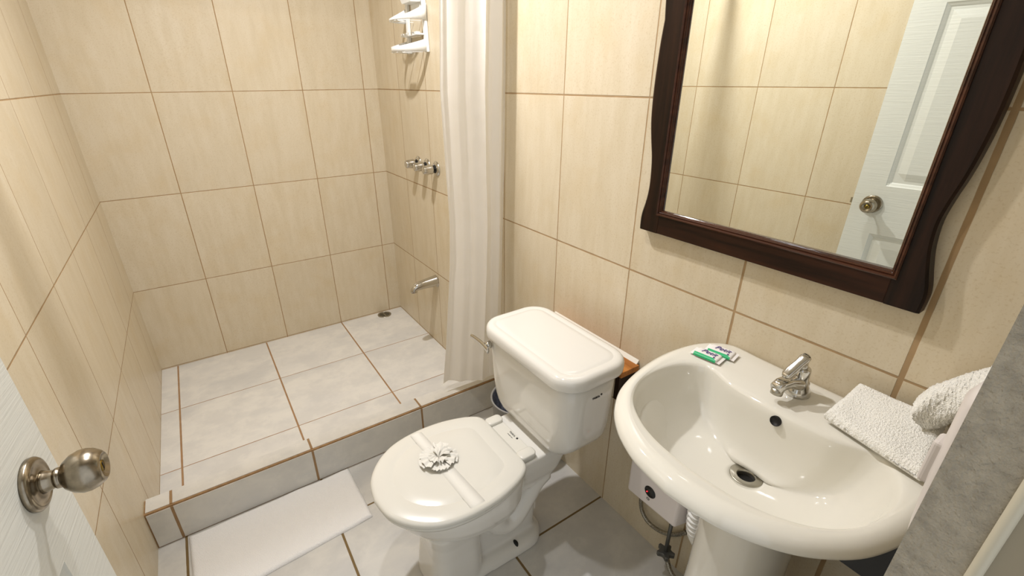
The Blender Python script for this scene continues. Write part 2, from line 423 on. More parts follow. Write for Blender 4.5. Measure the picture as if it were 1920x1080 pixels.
XL_ = [(0.19, 1.040), (0.37, 1.063), (0.54, 1.082), (0.71, 1.101), (0.88, 1.110), (1.05, 1.107), (1.32, 1.100), (1.57, 1.116), (1.96, 1.13)]
XR_ = [(0.23, 1.285), (0.55, 1.291), (0.90, 1.297), (1.32, 1.300), (1.96, 1.302)]
NS, NZ = 220, 90; v = []; f = []
def pleat(q): return math.sin(q) + 0.28 * math.sin(2 * q + 0.7)
for j in range(NZ + 1):
    t = j / NZ
    for i in range(NS + 1):
        s = i / NS
        z = lerp(lerp(0.196, 0.232, s), 1.955, t)
        xl, xr = interp(XL_, z), interp(XR_, z)
        k = min(1, max(0, (z - 0.3) / 1.2))
        path = interp([(0, 1.425), (0.12, 1.432), (0.3, 1.385), (0.55, 1.338), (0.8, 1.335), (1.0, lerp(1.375, 1.345, k))], s)
        amp = lerp(0.004, 0.010, k) + 0.012 * max(0, (z - 1.5))
        ph = s * 2 * PI * 3.1 + 0.5 * math.sin(1.5 * z) + 0.4
        y = path + amp * pleat(ph) * min(1, 6 * (1 - s) + 0.2) + 0.0018 * math.sin(s * 52 + 2.0 * math.sin(z * 1.4)) * k
        y += 0.005 * noise.noise(Vector((s * 3.5, z * 2.6, 3))) + 0.0015 * noise.noise(Vector((s * 14, z * 9, 8)))
        x = xl + (xr - xl) * s + 0.004 * math.sin(2 * ph) * math.sin(PI * s)
        v.append((min(x, XR - 0.004), y, z))
for j in range(NZ):
    for i in range(NS):
        a = j * (NS + 1) + i; f.append((a, a + 1, a + NS + 2, a + NS + 1))
mk('curtain_sheet', v, f, M['curtain'], cur)
for k in range(6):
    x = 1.16 + k * 0.024
    pts = [(x, 1.415 + 0.024 * math.sin(a), 1.97 + 0.030 * math.cos(a) - 0.008) for a in [2 * PI * q / 20 for q in range(21)]]
    G().tube(pts, 0.0018, 6).mk('curtain_ring', M['plastic'], cur)

# ------------------------------------------------------------------ plastic shower caddy
cad = thing('shower_caddy', 'white plastic shower caddy with two trays hanging on the shower wall', 'shower caddy', (XR, 2.04, 1.46))
yc = 2.035; xw = XR - 0.001
def tray(z0, hw, hf, dep, half, slots):
    """U shaped tray rim, tall at the wall and low at the tip, open slotted bottom"""
    n = 28; path = []
    for k in range(n + 1):
        a = PI * k / n
        cc = math.cos(a); ss = math.sin(a)
        path.append(Vector((xw - 0.003 - dep * ss ** 0.75, yc - half * (abs(cc) ** 0.85) * (1 if cc > 0 else -1), 0)))
    rings = []
    for k, p in enumerate(path):
        t = (path[min(k + 1, n)] - path[max(k - 1, 0)]).normalized(); nn = Vector((-t.y, t.x, 0))
        frac = (xw - p.x) / dep
        top = z0 + lerp(hw, hf, min(1, frac) ** 0.9)
        a = p - nn * 0.0015; b = p + nn * 0.0015
        rings.append([Vector((a.x, a.y, z0)), Vector((b.x, b.y, z0)), Vector((b.x, b.y, top)), Vector((a.x, a.y, top))])
    g = G().loft(rings)
    g.mk('tray_rim', M['plastic'], cad)
    g = G()
    for q in range(slots):
        yy = yc + (q - (slots - 1) / 2) * (2 * half / (slots + 0.6))
        w_ = math.sqrt(max(0.05, 1 - ((yy - yc) / half) ** 2)) * dep * 0.97
        g.box((xw - w_, yy - 0.0016, z0), (xw - 0.002, yy + 0.0016, z0 + 0.0022))
    g.box((xw - dep - 0.002, yc - 0.030, z0 - 0.003), (xw - dep * 0.72, yc + 0.030, z0 + 0.001))
    g.mk('tray_bottom', M['plastic'], cad, smooth=False)
tray(1.462, 0.052, 0.020, 0.112, 0.100, 2)
tray(1.578, 0.060, 0.007, 0.110, 0.100, 2)
# back plate: two uprights flaring downward with a lighter centre panel
g = G()
for s in (-1, 1):
    y0, y1 = yc + s * 0.104, yc + s * 0.078
    yt0, yt1 = yc + s * 0.080, yc + s * 0.060
    g.add([(xw, y0, 1.460), (xw, y1, 1.460), (xw, yt1, 1.86), (xw, yt0, 1.86), (xw - 0.012, y0, 1.460), (xw - 0.012, y1, 1.460), (xw - 0.012, yt1, 1.86), (xw - 0.012, yt0, 1.86)],
          [(0, 1, 2, 3), (4, 5, 6, 7), (0, 1, 5, 4), (1, 2, 6, 5), (2, 3, 7, 6), (3, 0, 4, 7)])
bevel(g.mk('back_frame', M['plastic'], cad, smooth=False), 0.002)
G().box((xw - 0.005, yc - 0.045, 1.600), (xw - 0.001, yc + 0.045, 1.84)).mk('back_panel', M['plastic'], cad, smooth=False)
# toothbrush bar with notches
g = G().box((xw - 0.030, yc - 0.085, 1.524), (xw - 0.004, yc + 0.085, 1.530))
for q in range(5):
    yy = yc - 0.070 + q * 0.035
    g.box((xw - 0.046, yy - 0.010, 1.524), (xw - 0.028, yy + 0.010, 1.536))
bevel(g.mk('toothbrush_rail', M['plastic'], cad, smooth=False), 0.001, 2)
G().add([(xw - 0.045, yc - 0.045, 1.645), (xw - 0.045, yc + 0.045, 1.645), (xw - 0.006, yc + 0.055, 1.645), (xw - 0.006, yc - 0.055, 1.645),
         (xw - 0.060, yc - 0.055, 1.69), (xw - 0.060, yc + 0.055, 1.69), (xw - 0.006, yc + 0.060, 1.69), (xw - 0.006, yc - 0.060, 1.69)],
        [(0, 1, 2, 3), (0, 1, 5, 4), (1, 2, 6, 5), (2, 3, 7, 6), (3, 0, 4, 7)]).mk('soap_cup', M['plastic'], cad, smooth=False)

# ------------------------------------------------------------------ shower valves and spout
names = ['chrome shower valve knob nearest the curtain', 'middle chrome shower valve knob of the three', 'chrome shower valve knob nearest the back wall corner']
for i, yk in enumerate((1.936, 2.034, 2.136)):
    zk = 0.981
    t = thing('shower_valve', names[i], 'shower valve', (XR, yk, zk), 'row of three shower valve knobs')
    G().lathe([(0, 0.0003), (0.034, 0.0003), (0.0345, 0.002), (0.030, 0.007), (0.022, 0.0105), (0.020, 0.0108), (0.0, 0.0108)], (XR, yk, zk), (-1, 0, 0), 36).mk('escutcheon', M['chrome'], t)
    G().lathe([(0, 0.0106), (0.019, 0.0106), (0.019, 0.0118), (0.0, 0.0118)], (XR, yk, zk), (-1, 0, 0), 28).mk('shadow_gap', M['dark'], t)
    rings = []
    for r, h in ((0.010, 0.011), (0.010, 0.022), (0.0195, 0.024), (0.0215, 0.028), (0.0205, 0.045), (0.0180, 0.066), (0.0165, 0.069), (0.012, 0.0705), (0.0, 0.0705)):
        ring = []
        for j in range(48):
            a = 2 * PI * j / 48; rr = r * (1 - (0.10 * max(0, math.cos(a * 6)) ** 2 if 0.024 < h < 0.070 else 0))
            ring.append(Vector((XR - h, yk + rr * math.cos(a), zk + rr * math.sin(a))))
        rings.append(ring)
    G().loft(rings, True, False).mk('knob', M['chrome'], t)
sp = thing('tub_spout', 'chrome tub spout low on the shower wall', 'spout', (XR, 2.022, 0.385))
pts = catmull([(XR - 0.001, 2.022, 0.390), (XR - 0.04, 2.022, 0.3885), (XR - 0.08, 2.022, 0.386), (XR - 0.112, 2.022, 0.381), (XR - 0.128, 2.022, 0.370), (XR - 0.131, 2.022, 0.356)], 6)
rad = [lerp(0.0310, 0.0175, min(1, k / (len(pts) - 1) * 1.25) ** 0.9) for k in range(len(pts))]
G().tube(pts, rad, 28).mk('spout_body', M['chrome'], sp)
G().lathe([(0, 0.0002), (0.031, 0.0002), (0.031, 0.0025), (0.0, 0.0025)], (XR, 2.022, 0.388), (-1, 0, 0), 28).mk('wall_flange', M['chrome'], sp)
G().lathe([(0.0135, 0.0), (0.0135, 0.001), (0.0, 0.001)], (XR - 0.131, 2.022, 0.3555), (0.1, 0, -1), 20).mk('outlet', M['dark'], sp)

# ------------------------------------------------------------------ floor drain
dr = thing('floor_drain', 'round steel floor drain in the far shower corner', 'drain', (1.185, 2.562, -0.008))
dc = Vector((1.185, 2.562, -0.008)); R = 0.042
G().lathe([(R, 0.0002), (R, 0.003), (R - 0.003, 0.0042), (R - 0.009, 0.0036), (R - 0.009, 0.0004)], dc, (0, 0, 1), 40).mk('drain_ring', M['steel'], dr)
G().lathe([(R - 0.009, 0.0006), (0, 0.0006)], dc, (0, 0, 1), 30).mk('drain_hole', M['dark'], dr)
g = G()
for k in range(-2, 3):
    yy = k * 0.0135; hh = math.sqrt(max(0, (R - 0.008) ** 2 - yy * yy)); g.box((dc.x - hh, dc.y + yy - 0.0028, dc.z + 0.001), (dc.x + hh, dc.y + yy + 0.0028, dc.z + 0.0034))
g.box((dc.x - 0.003, dc.y - 0.034, dc.z + 0.001), (dc.x + 0.003, dc.y + 0.034, dc.z + 0.0036))
g.mk('grate', M['steel'], dr, smooth=False)

# ------------------------------------------------------------------ bath mat
bmn = 90; v = []; f = []
A, B_, C_, D_ = Vector((0.083, 1.388, 0)), Vector((0.604, 1.392, 0)), Vector((0.609, 1.135, 0)), Vector((0.092, 1.098, 0))
def matpt(s, t, top):
    p = A.lerp(B_, s).lerp(D_.lerp(C_, s), t)
    p = p + Vector((0.004 * noise.noise(Vector((s * 5, t * 2, 1))), 0.005 * noise.noise(Vector((s * 4, t * 3, 7))), 0))
    e = min(s, 1 - s) * 0.52; e2 = min(t, 1 - t) * 0.26; ed = min(e, e2)
    h = 0.010 * min(1, (ed / 0.008)) ** 0.5 if ed > 0 else 0
    h += 0.0015 * noise.noise(Vector((s * 9, t * 5, 2))) + 0.001 * math.sin(s * 30 + 4 * t) * 0.3
    return Vector((p.x, min(p.y, 1.3965), max(0.0012, h + 0.0012) if top else 0.0008))
for top in (1, 0):
    for j in range(bmn + 1):
        for i in range(bmn + 1): v.append(matpt(i / bmn, j / bmn, top))
N1 = (bmn + 1) ** 2
for top in (0, 1):
    for j in range(bmn):
        for i in range(bmn):
            a = top * N1 + j * (bmn + 1) + i; f.append((a, a + 1, a + bmn + 2, a + bmn + 1))
for i in range(bmn):
    for a, b in ((i, i + 1), (bmn * (bmn + 1) + i, bmn * (bmn + 1) + i + 1), (i * (bmn + 1), (i + 1) * (bmn + 1)), (i * (bmn + 1) + bmn, (i + 1) * (bmn + 1) + bmn)):
        f.append((a, b, b + N1, a + N1))
mk('bath_mat', v, f, M['mat'], origin=(0.35, 1.25, 0), label='white terry bath mat folded flat on the floor in front of the shower curb', cat='bath mat')

# ------------------------------------------------------------------ toilet
TY = 0.832
toi = thing('toilet', 'white ceramic two-piece toilet with closed lid against the right wall', 'toilet', (0.95, TY, 0))
# --- tank
def tankring(z, x0, x1, hw, r): return rrect(x0, TY - hw - 0.007, x1, TY + hw, r, z, 8)
tr = []
for z, x0, hw, r in ((0.392, 1.050, 0.085, 0.035), (0.394, 1.034, 0.112, 0.04), (0.400, 1.024, 0.132, 0.045), (0.412, 1.015, 0.151, 0.05), (0.430, 1.010, 0.167, 0.055), (0.455, 1.007, 0.179, 0.06), (0.490, 1.005, 0.186, 0.062), (0.53, 1.003, 0.190, 0.063), (0.60, 1.000, 0.193, 0.064), (0.665, 0.998, 0.194, 0.065)):
    tr.append(tankring(z, x0, 1.196, hw, r))
G().loft(tr).mk('tank', M['ceramic'], toi)
lid = []
def lidring(z, e, r=0.068): return rrect(0.984 - e, TY - 0.211 - e, 1.217 + e, TY + 0.198 + e, r + e, z, 10)
for z, e in ((0.656, -0.012), (0.656, -0.001), (0.659, 0.000), (0.674, 0.001), (0.684, -0.001), (0.690, -0.006), (0.6925, -0.013), (0.6925, -0.024), (0.6912, -0.028), (0.6912, -0.030), (0.6930, -0.034), (0.6940, -0.045)):
    lid.append(lidring(z, e))
lid = [[Vector((p.x, p.y, p.z)) for p in r] for r in lid]
tl = G().loft(lid).mk('tank_lid', M['ceramic'], toi)
# flush lever on the front face, far side
G().tube([(0.996, TY + 0.150, 0.628), (0.980, TY + 0.150, 0.628)], [0.012, 0.010], 20).mk('lever_mount', M['chrome'], toi)
lv = G(); pts = catmull([(0.976, TY + 0.130, 0.622), (0.976, TY + 0.145, 0.626), (0.975, TY + 0.170, 0.631), (0.972, TY + 0.200, 0.634), (0.970, TY + 0.216, 0.634)], 6)
rings = []
for k, p in enumerate(pts):
    hh = lerp(0.011, 0.0065, k / (len(pts) - 1)); rings.append([p + Vector((0.0045 * math.cos(a), 0, hh * math.sin(a))) for a in [2 * PI * q / 14 for q in range(14)]])
lv.loft(rings); lv.mk('flush_lever', M['chrome'], toi)
text('TREBOL', 'tank_logo', M['inkblack'], toi, 0.0075, frame((1.094, TY - 0.2015, 0.6125), (1, 0, 0), (0, 0, 1)), extrude=0.0006)
G().lathe([(0, 0), (0.0028, 0), (0.0028, 0.001), (0, 0.001)], (1.1125, TY - 0.2008, 0.6155), (0, -1, 0), 12).mk('logo_dot', M['inkblack'], toi)
# --- bowl and pedestal, grown as one body by voxel remesh
def egg(z, xf, xb, hw, pw=2.2, n=40, cy=TY, back=0.62):
    """elongated outline: rounder at the front, squarer at the back"""
    cx = xf + (xb - xf) * 0.52; out = []
    for k in range(n):
        a = 2 * PI * k / n; c, s = math.cos(a), math.sin(a)
        if c < 0: out.append(Vector((cx + (cx - xf) * -abs(c) ** 1.0, cy + hw * (abs(s) ** 1.0) * (1 if s > 0 else -1), z)))
        else: out.append(Vector((cx + (xb - cx) * abs(c) ** back, cy + hw * (abs(s) ** 0.95) * (1 if s > 0 else -1) * (1 - (0.28 * abs(c) ** 2)), z)))
    return out
g = G()
# bowl
g.loft([egg(0.165, 0.740, 0.96, 0.070), egg(0.20, 0.700, 0.97, 0.088), egg(0.235, 0.660, 0.975, 0.118), egg(0.265, 0.628, 0.98, 0.140), egg(0.30, 0.605, 0.985, 0.154), egg(0.335, 0.594, 0.985, 0.159), egg(0.362, 0.590, 0.985, 0.160), egg(0.372, 0.595, 0.98, 0.155)])
# rear deck carrying the tank
g.loft([rrect(0.90, TY - 0.080, 1.07, TY + 0.080, 0.03, 0.255), rrect(0.90, TY - 0.096, 1.09, TY + 0.096, 0.03, 0.30), rrect(0.905, TY - 0.104, 1.105, TY + 0.104, 0.03, 0.345), rrect(0.905, TY - 0.106, 1.110, TY + 0.106, 0.022, 0.382), rrect(0.910, TY - 0.102, 1.106, TY + 0.102, 0.020, 0.387)])
# tank seat block
g.loft([rrect(1.03, TY - 0.08, 1.10, TY + 0.08, 0.02, 0.37), rrect(1.035, TY - 0.078, 1.095, TY + 0.078, 0.02, 0.397)])
# front column with crisp side edges
g.loft([rrect(0.662, TY - 0.088, 0.835, TY + 0.088, 0.055, 0.0), rrect(0.668, TY - 0.084, 0.832, TY + 0.084, 0.050, 0.06), rrect(0.676, TY - 0.078, 0.828, TY + 0.078, 0.045, 0.13), rrect(0.676, TY - 0.080, 0.826, TY + 0.080, 0.045, 0.18), rrect(0.668, TY - 0.090, 0.826, TY + 0.090, 0.05, 0.23)])
# core
g.loft([rrect(0.80, TY - 0.045, 1.04, TY + 0.045, 0.03, 0.0), rrect(0.80, TY - 0.045, 1.05, TY + 0.045, 0.03, 0.20), rrect(0.80, TY - 0.06, 1.08, TY + 0.06, 0.03, 0.30)])
# trapway bulge
pts = catmull([(0.86, TY, 0.235), (0.875, TY, 0.175), (0.905, TY, 0.135), (0.945, TY, 0.145), (0.985, TY, 0.20), (1.015, TY, 0.25), (1.05, TY, 0.275)], 5)
rings = []
for k, p in enumerate(pts):
    t = (pts[min(k + 1, len(pts) - 1)] - pts[max(k - 1, 0)]).normalized(); nn = Vector((-t.z, 0, t.x)); hw = lerp(0.082, 0.094, k / len(pts))
    rings.append([p + nn * (0.052 * math.sin(a)) + Vector((0, hw * math.cos(a), 0)) for a in [2 * PI * q / 20 for q in range(20)]])
g.loft(rings)
# foot flange with rounded rear
def foot(z, e): return [Vector((x, y, z)) for x, y in [(p.x, p.y) for p in catmull([(0.675 - e, TY, 0), (0.690 - e * .7, TY - 0.062 - e * .7, 0), (0.745, TY - 0.086 - e, 0), (0.84, TY - 0.086 - e, 0), (0.95, TY - 0.090 - e, 0), (1.015 + e * .5, TY - 0.084 - e * .7, 0), (1.055 + e, TY - 0.045, 0), (1.062 + e, TY, 0), (1.055 + e, TY + 0.045, 0), (1.015 + e * .5, TY + 0.084 + e * .7, 0), (0.95, TY + 0.090 + e, 0), (0.84, TY + 0.086 + e, 0), (0.745, TY + 0.086 + e, 0), (0.690 - e * .7, TY + 0.062 + e * .7, 0)], 4, True)]]
g.loft([foot(0.0, -0.001), foot(0.004, 0.002), foot(0.012, 0.0), foot(0.022, -0.003), foot(0.030, -0.010), foot(0.036, -0.024)])
body = g.mk('bowl', M['ceramic'], toi)
rm = body.modifiers.new('remesh', 'REMESH'); rm.mode = 'VOXEL'; rm.voxel_size = 0.0042; rm.use_smooth_shade = True
sm = body.modifiers.new('smooth', 'SMOOTH'); sm.factor = 0.6; sm.iterations = 9
# bolt hole cover
for s in (-1, 1):
    G().loft([[Vector((0.943 + 0.0060 * math.cos(a), TY + s * 0.068 + 0.0110 * math.sin(a), z)) for a in [2 * PI * q / 20 for q in range(20)]] for z in (0.01, 0.0375)]).mk('bolt_slot', M['dark'], toi)
# seat ring
_seat = [(0.560, 0), (0.572, 0.062), (0.610, 0.116), (0.664, 0.152), (0.735, 0.168), (0.815, 0.166), (0.880, 0.150), (0.920, 0.131), (0.936, 0.112), (0.940, 0.080), (0.940, 0.0)]
_half = catmull([(x, d, 0) for x, d in _seat], 7)
_out = [Vector((p.x, TY + p.y, 0)) for p in _half[:-1]] + [Vector((p.x, TY - p.y, 0)) for p in reversed(_half[1:])]
def ov(z, e):
    out = []; n = len(_out); c = Vector((0.76, TY, 0))
    for k in range(n):
        t = (_out[(k + 1) % n] - _out[k - 1]).normalized(); nn = Vector((t.y, -t.x, 0))
        if nn.dot(_out[k] - c) < 0: nn = -nn
        q = _out[k] + nn * max(e, -0.006) if e > -0.02 else c + (_out[k] - c) * (1 + e / 0.165); out.append(Vector((q.x, q.y, z)))
    return out
G().loft([ov(0.372, -0.012), ov(0.372, -0.002), ov(0.378, 0.0), ov(0.384, -0.001), ov(0.386, -0.006)]).mk('seat', M['seat'], toi)
lidg = G().loft([ov(0.387, -0.006), ov(0.387, 0.001), ov(0.391, 0.0045), ov(0.397, 0.0045), ov(0.402, 0.001), ov(0.4045, -0.006), ov(0.4050, -0.028), ov(0.4050, -0.040), ov(0.4040, -0.0425), ov(0.4040, -0.045), ov(0.4053, -0.048), ov(0.4058, -0.075), ov(0.4060, -0.100)])
lidg.mk('seat_lid', M['seat'], toi)
# hinge bar with two round hinge caps
bevel(G().box((0.945, TY - 0.078, 0.387), (0.988, TY + 0.078, 0.397)).mk('hinge_plate', M['seat'], toi, smooth=False), 0.003)
for s in (-1, 1):
    G().loft([rrect(0.938, TY + s * 0.083 - 0.017, 0.990, TY + s * 0.083 + 0.017, 0.012, z) for z in (0.387, 0.404)] + [rrect(0.941, TY + s * 0.083 - 0.014, 0.987, TY + s * 0.083 + 0.014, 0.010, 0.406)]).mk('hinge_cap', M['seat'], toi)
text('TREBOL', 'hinge_logo', M['inkblack'], toi, 0.0080, frame((0.979, TY + 0.006, 0.3973), (0, -1, 0), (1, 0, 0)), extrude=0.0003)
text('one piece ware', 'hinge_caption', M['inkblack'], toi, 0.0040, frame((0.9695, TY + 0.004, 0.3973), (0, -1, 0), (1, 0, 0)), extrude=0.0003)
G().lathe([(0, 0), (0.0035, 0), (0.0035, 0.0006), (0, 0.0006)], (0.980, TY - 0.017, 0.397), (0, 0, 1), 14).mk('logo_dot', M['inkblack'], toi)

# --- paper band and crumpled paper bow resting on the lid
band = thing('paper_band', 'white paper hygiene band tied across the toilet lid with a crumpled paper bow', 'paper band', (0.752, TY, 0.406))
v = []; f = []; nb = 60
for i in range(nb + 1):
    t = i / nb; yy = lerp(TY + 0.173, TY - 0.173, t); xc = lerp(0.736, 0.764, t)
    d = min(t, 1 - t); zz = 0.4063 if d > 0.06 else lerp(0.388, 0.4062, math.sin(d / 0.06 * PI / 2) ** 0.7)
    hwid = lerp(0.0165, 0.0205, t)
    for s in (-1, 0, 1): v.append((xc + s * hwid, yy, zz + 0.0002 * (s == 0)))
for i in range(nb):
    for s in range(2): a = i * 3 + s; f.append((a, a + 1, a + 4, a + 3))
o = mk('band_strip', v, f, M['paper'], band); so = o.modifiers.new('s', 'SOLIDIFY'); so.thickness = 0.0003
g = G(); rnd = random.Random(5); cb = Vector((0.7475, 0.858, 0.407))
for k in range(15):
    a0 = 2 * PI * k / 15 + rnd.uniform(-.15, .15); el = rnd.uniform(0.05, 0.55) if k % 3 else rnd.uniform(0.7, 1.1)
    ln = rnd.uniform(0.044, 0.054) if k % 3 else rnd.uniform(0.028, 0.038); wd = rnd.uniform(0.45, 0.62)
    nu, nv = 10, 14; vv = []
    for i in range(nu + 1):
        r = ln * i / nu
        for j in range(nv + 1):
            b = (j / nv - 0.5) * 2 * wd * min(1, 0.35 + i / nu * 0.9)
            pl = math.sin(j / nv * PI * 5) * 0.0030 * (i / nu) + noise.noise(Vector((k * 3.1 + i * .3, j * .4, 5))) * 0.0060 * (i / nu)
            e = el * (1 - 0.5 * (i / nu) ** 2)
            vv.append(cb + Vector((r * math.cos(a0 + b) * math.cos(e), r * math.sin(a0 + b) * math.cos(e), max(0.0006, 0.004 + r * math.sin(e) + pl))))
    g.add(vv, [(i * (nv + 1) + j, i * (nv + 1) + j + 1, (i + 1) * (nv + 1) + j + 1, (i + 1) * (nv + 1) + j) for i in range(nu) for j in range(nv)])
g.mk('paper_bow', M['paper'], band)

# ------------------------------------------------------------------ wooden ledge behind the tank
sh = thing('wall_ledge', 'narrow orange wooden ledge fixed to the wall behind the toilet tank', 'shelf', (XR, 0.87, 0.6))
bevel(G().box((1.236, 0.676, 0.588), (XR - 0.006, 1.062, 0.606)).mk('board', M['shelfwood'], sh, smooth=False), 0.0012, 2)
G().add([(XR - 0.010, 0.684, 0.606), (XR - 0.0005, 0.684, 0.606), (XR - 0.0005, 0.684, 0.617), (XR - 0.010, 1.058, 0.606), (XR - 0.0005, 1.058, 0.606), (XR - 0.0005, 1.058, 0.617)],
        [(0, 1, 2), (3, 5, 4), (0, 3, 4, 1), (1, 4, 5, 2), (2, 5, 3, 0)]).mk('caulk_strip', M['caulk'], sh, smooth=False)
for yb in (0.690, 1.030): G().box((1.246, yb, 0.50), (XR - 0.001, yb + 0.015, 0.5875)).mk('bracket', M['darkwood_v'], sh, smooth=False)

# ------------------------------------------------------------------ waste bin
bn = thing('waste_bin', 'small grey waste bin with dark liner between toilet tank and shower curb', 'bin', (1.200, 1.108, 0))
bc = (1.200, 1.108, 0.0)
G().lathe([(0.0, 0.001), (0.082, 0.001), (0.085, 0.004), (0.104, 0.262), (0.1085, 0.266), (0.1085, 0.270), (0.104, 0.271), (0.101, 0.266), (0.082, 0.008), (0, 0.008)], bc, (0, 0, 1), 56).mk('bin_body', M['bin'], bn)
rings = []
for r, h in ((0.1015, 0.268), (0.0995, 0.262), (0.092, 0.235), (0.082, 0.205), (0.065, 0.17), (0.035, 0.15), (0.0, 0.145)):
    rings.append([Vector((bc[0] + (r + 0.004 * noise.noise(Vector((math.cos(a) * 3, math.sin(a) * 3, h * 30))) * (r < 0.1)) * math.cos(a), bc[1] + (r + 0.006 * noise.noise(Vector((math.cos(a) * 4, math.sin(a) * 4, h * 40))) * (r < 0.1)) * math.sin(a), h)) for a in [2 * PI * q / 56 for q in range(56)]])
G().loft(rings, False, False).mk('bin_liner', M['bag'], bn)

# ------------------------------------------------------------------ sink
SY = 0.254
half_o = [(0.852, 0), (0.858, 0.05), (0.867, 0.085), (0.892, 0.135), (0.930, 0.179), (0.990, 0.217), (1.08, 0.240), (1.165, 0.246), (1.24, 0.236), (1.288, 0.212), (1.3125, 0.180), (1.3125, 0.12), (1.3125, 0.06), (1.3125, 0.0)]
half_i = [(0.908, 0), (0.915, 0.07), (0.935, 0.125), (0.970, 0.170), (1.028, 0.199), (1.10, 0.204), (1.155, 0.190), (1.183, 0.160), (1.180, 0.135), (1.166, 0.100), (1.161, 0.05), (1.160, 0.0)]
CX = 1.075
def polar(half):
    """outline as function of angle round the bowl centre"""
    ps = catmull([(x, d, 0) for x, d in half], 10); tab = []
    for p in ps: tab.append((math.atan2(p.y, CX - p.x), math.hypot(p.y, p.x - CX)))
    tab.sort()
    def fn(a):
        a = abs((a + PI) % (2 * PI) - PI)
        for (a0, r0), (a1, r1) in zip(tab, tab[1:]):
            if a0 <= a <= a1: return r0 + (r1 - r0) * (a - a0) / max(1e-9, a1 - a0)
        return tab[-1][1] if a > tab[-1][0] else tab[0][1]
    return fn
fo, fi = polar(half_o), polar(half_i); NA = 144
def P2(a, r): return (CX - r * math.cos(a), SY - r * math.sin(a))
def oring(k, z, dz=None):
    out = []
    for j in range(NA):
        a = 2 * PI * j / NA; x, y = P2(a, fo(a) * k); out.append(Vector((min(x, 1.3125), y, z + (dz(x) if dz else 0))))
    return out
def oring_in(e, z):
    out = []
    for j in range(NA):
        a = 2 * PI * j / NA; x, y = P2(a, fo(a) - e); out.append(Vector((min(x, 1.3125), y, z)))
    return out
def iring(e, z):
    out = []
    for j in range(NA):
        a = 2 * PI * j / NA; x, y = P2(a, fi(a) - e); out.append(Vector((x, y, z)))
    return out
DX = 1.113
def bring(k, z, w_):
    out = []
    for j in range(NA):
        a = 2 * PI * j / NA; r = fi(a) * k; x, y = P2(a, r); out.append(Vector((lerp(x, DX - 0.026 * math.cos(a), w_), lerp(y, SY - 0.026 * math.sin(a), w_), z)))
    return out
sink = thing('pedestal_sink', 'ivory oval pedestal sink mounted under the mirror', 'sink', (1.1, SY, 0))
def backcl(ring): return [Vector((min(p.x, 1.3125), p.y, p.z)) for p in ring]
def uring(k, z, cx):
    out = []
    for j in range(NA):
        a = 2 * PI * j / NA; x, y = P2(a, fo(a)); out.append(Vector((min(cx + (x - CX) * k, 1.3125), SY + (y - SY) * k, z)))
    return out
rings = [uring(0.30, 0.615, 1.165), uring(0.43, 0.630, 1.155), uring(0.57, 0.655, 1.135), uring(0.71, 0.70, 1.115), uring(0.80, 0.742, 1.10), oring_in(0.036, 0.7605), oring_in(0.018, 0.765), oring_in(0.006, 0.772), oring_in(0.0, 0.779), oring_in(0.0005, 0.785), oring_in(0.005, 0.794), oring_in(0.015, 0.7995), oring_in(0.026, 0.8015)]
def mixring(t, z):
    A_, B2 = oring_in(0.026, 0), iring(0, 0); return [Vector((lerp(p.x, q.x, t), lerp(p.y, q.y, t), z)) for p, q in zip(A_, B2)]
rings += [mixring(0.25, 0.8005), mixring(0.6, 0.799), mixring(0.90, 0.7980), iring(0.0, 0.7960), iring(0.003, 0.7915), iring(0.007, 0.780), bring(0.935, 0.755, 0.01), bring(0.885, 0.722, 0.03), bring(0.815, 0.696, 0.06), bring(0.72, 0.681, 0.12), bring(0.6, 0.673, 0.22), bring(0.45, 0.667, 0.45), bring(0.35, 0.6640, 0.80), bring(0.25, 0.6625, 1.0), bring(0.2, 0.645, 1.0)]
G().loft(rings, True, False).mk('basin', M['ceramic_warm'], sink)
# pedestal column
def pring(z, cx, rx, ry):
    return [Vector((cx - rx * math.cos(a) * (1.0 if math.cos(a) > 0 else 0.95), SY - 0.006 + ry * math.copysign(abs(math.sin(a)) ** 0.85, math.sin(a)), z)) for a in [2 * PI * q / 64 for q in range(64)]]
G().loft([pring(0.0, 1.175, 0.105, 0.108), pring(0.03, 1.175, 0.103, 0.106), pring(0.12, 1.172, 0.090, 0.098), pring(0.28, 1.170, 0.082, 0.092), pring(0.45, 1.168, 0.082, 0.088), pring(0.56, 1.166, 0.088, 0.090), pring(0.625, 1.164, 0.094, 0.095)]).mk('pedestal', M['ceramic_warm'], sink)
# drain fitting and overflow
dd = Vector((DX, SY, 0.6625))
G().lathe([(0.0290, -0.001), (0.0290, 0.0016), (0.0275, 0.0024), (0.0175, 0.0012), (0.0165, 0.0014), (0.0155, -0.006), (0.0155, -0.02)], dd, (0, 0, 1), 44).mk('drain_flange', M['steel'], sink)
G().lathe([(0.0150, -0.012), (0, -0.012)], dd, (0, 0, 1), 30).mk('drain_plug', M['dark'], sink)
oc = Vector((1.1535, 0.247, 0.7800)); ox = Vector((-1, 0, 0.22)).normalized()
G().lathe([(0.0095, -0.004), (0.0098, 0.0028), (0.0090, 0.0036), (0.0082, 0.0026), (0.0082, 0.0018), (0, 0.0018)], oc, ox, 28).mk('overflow_hole', [M['dark']], sink)

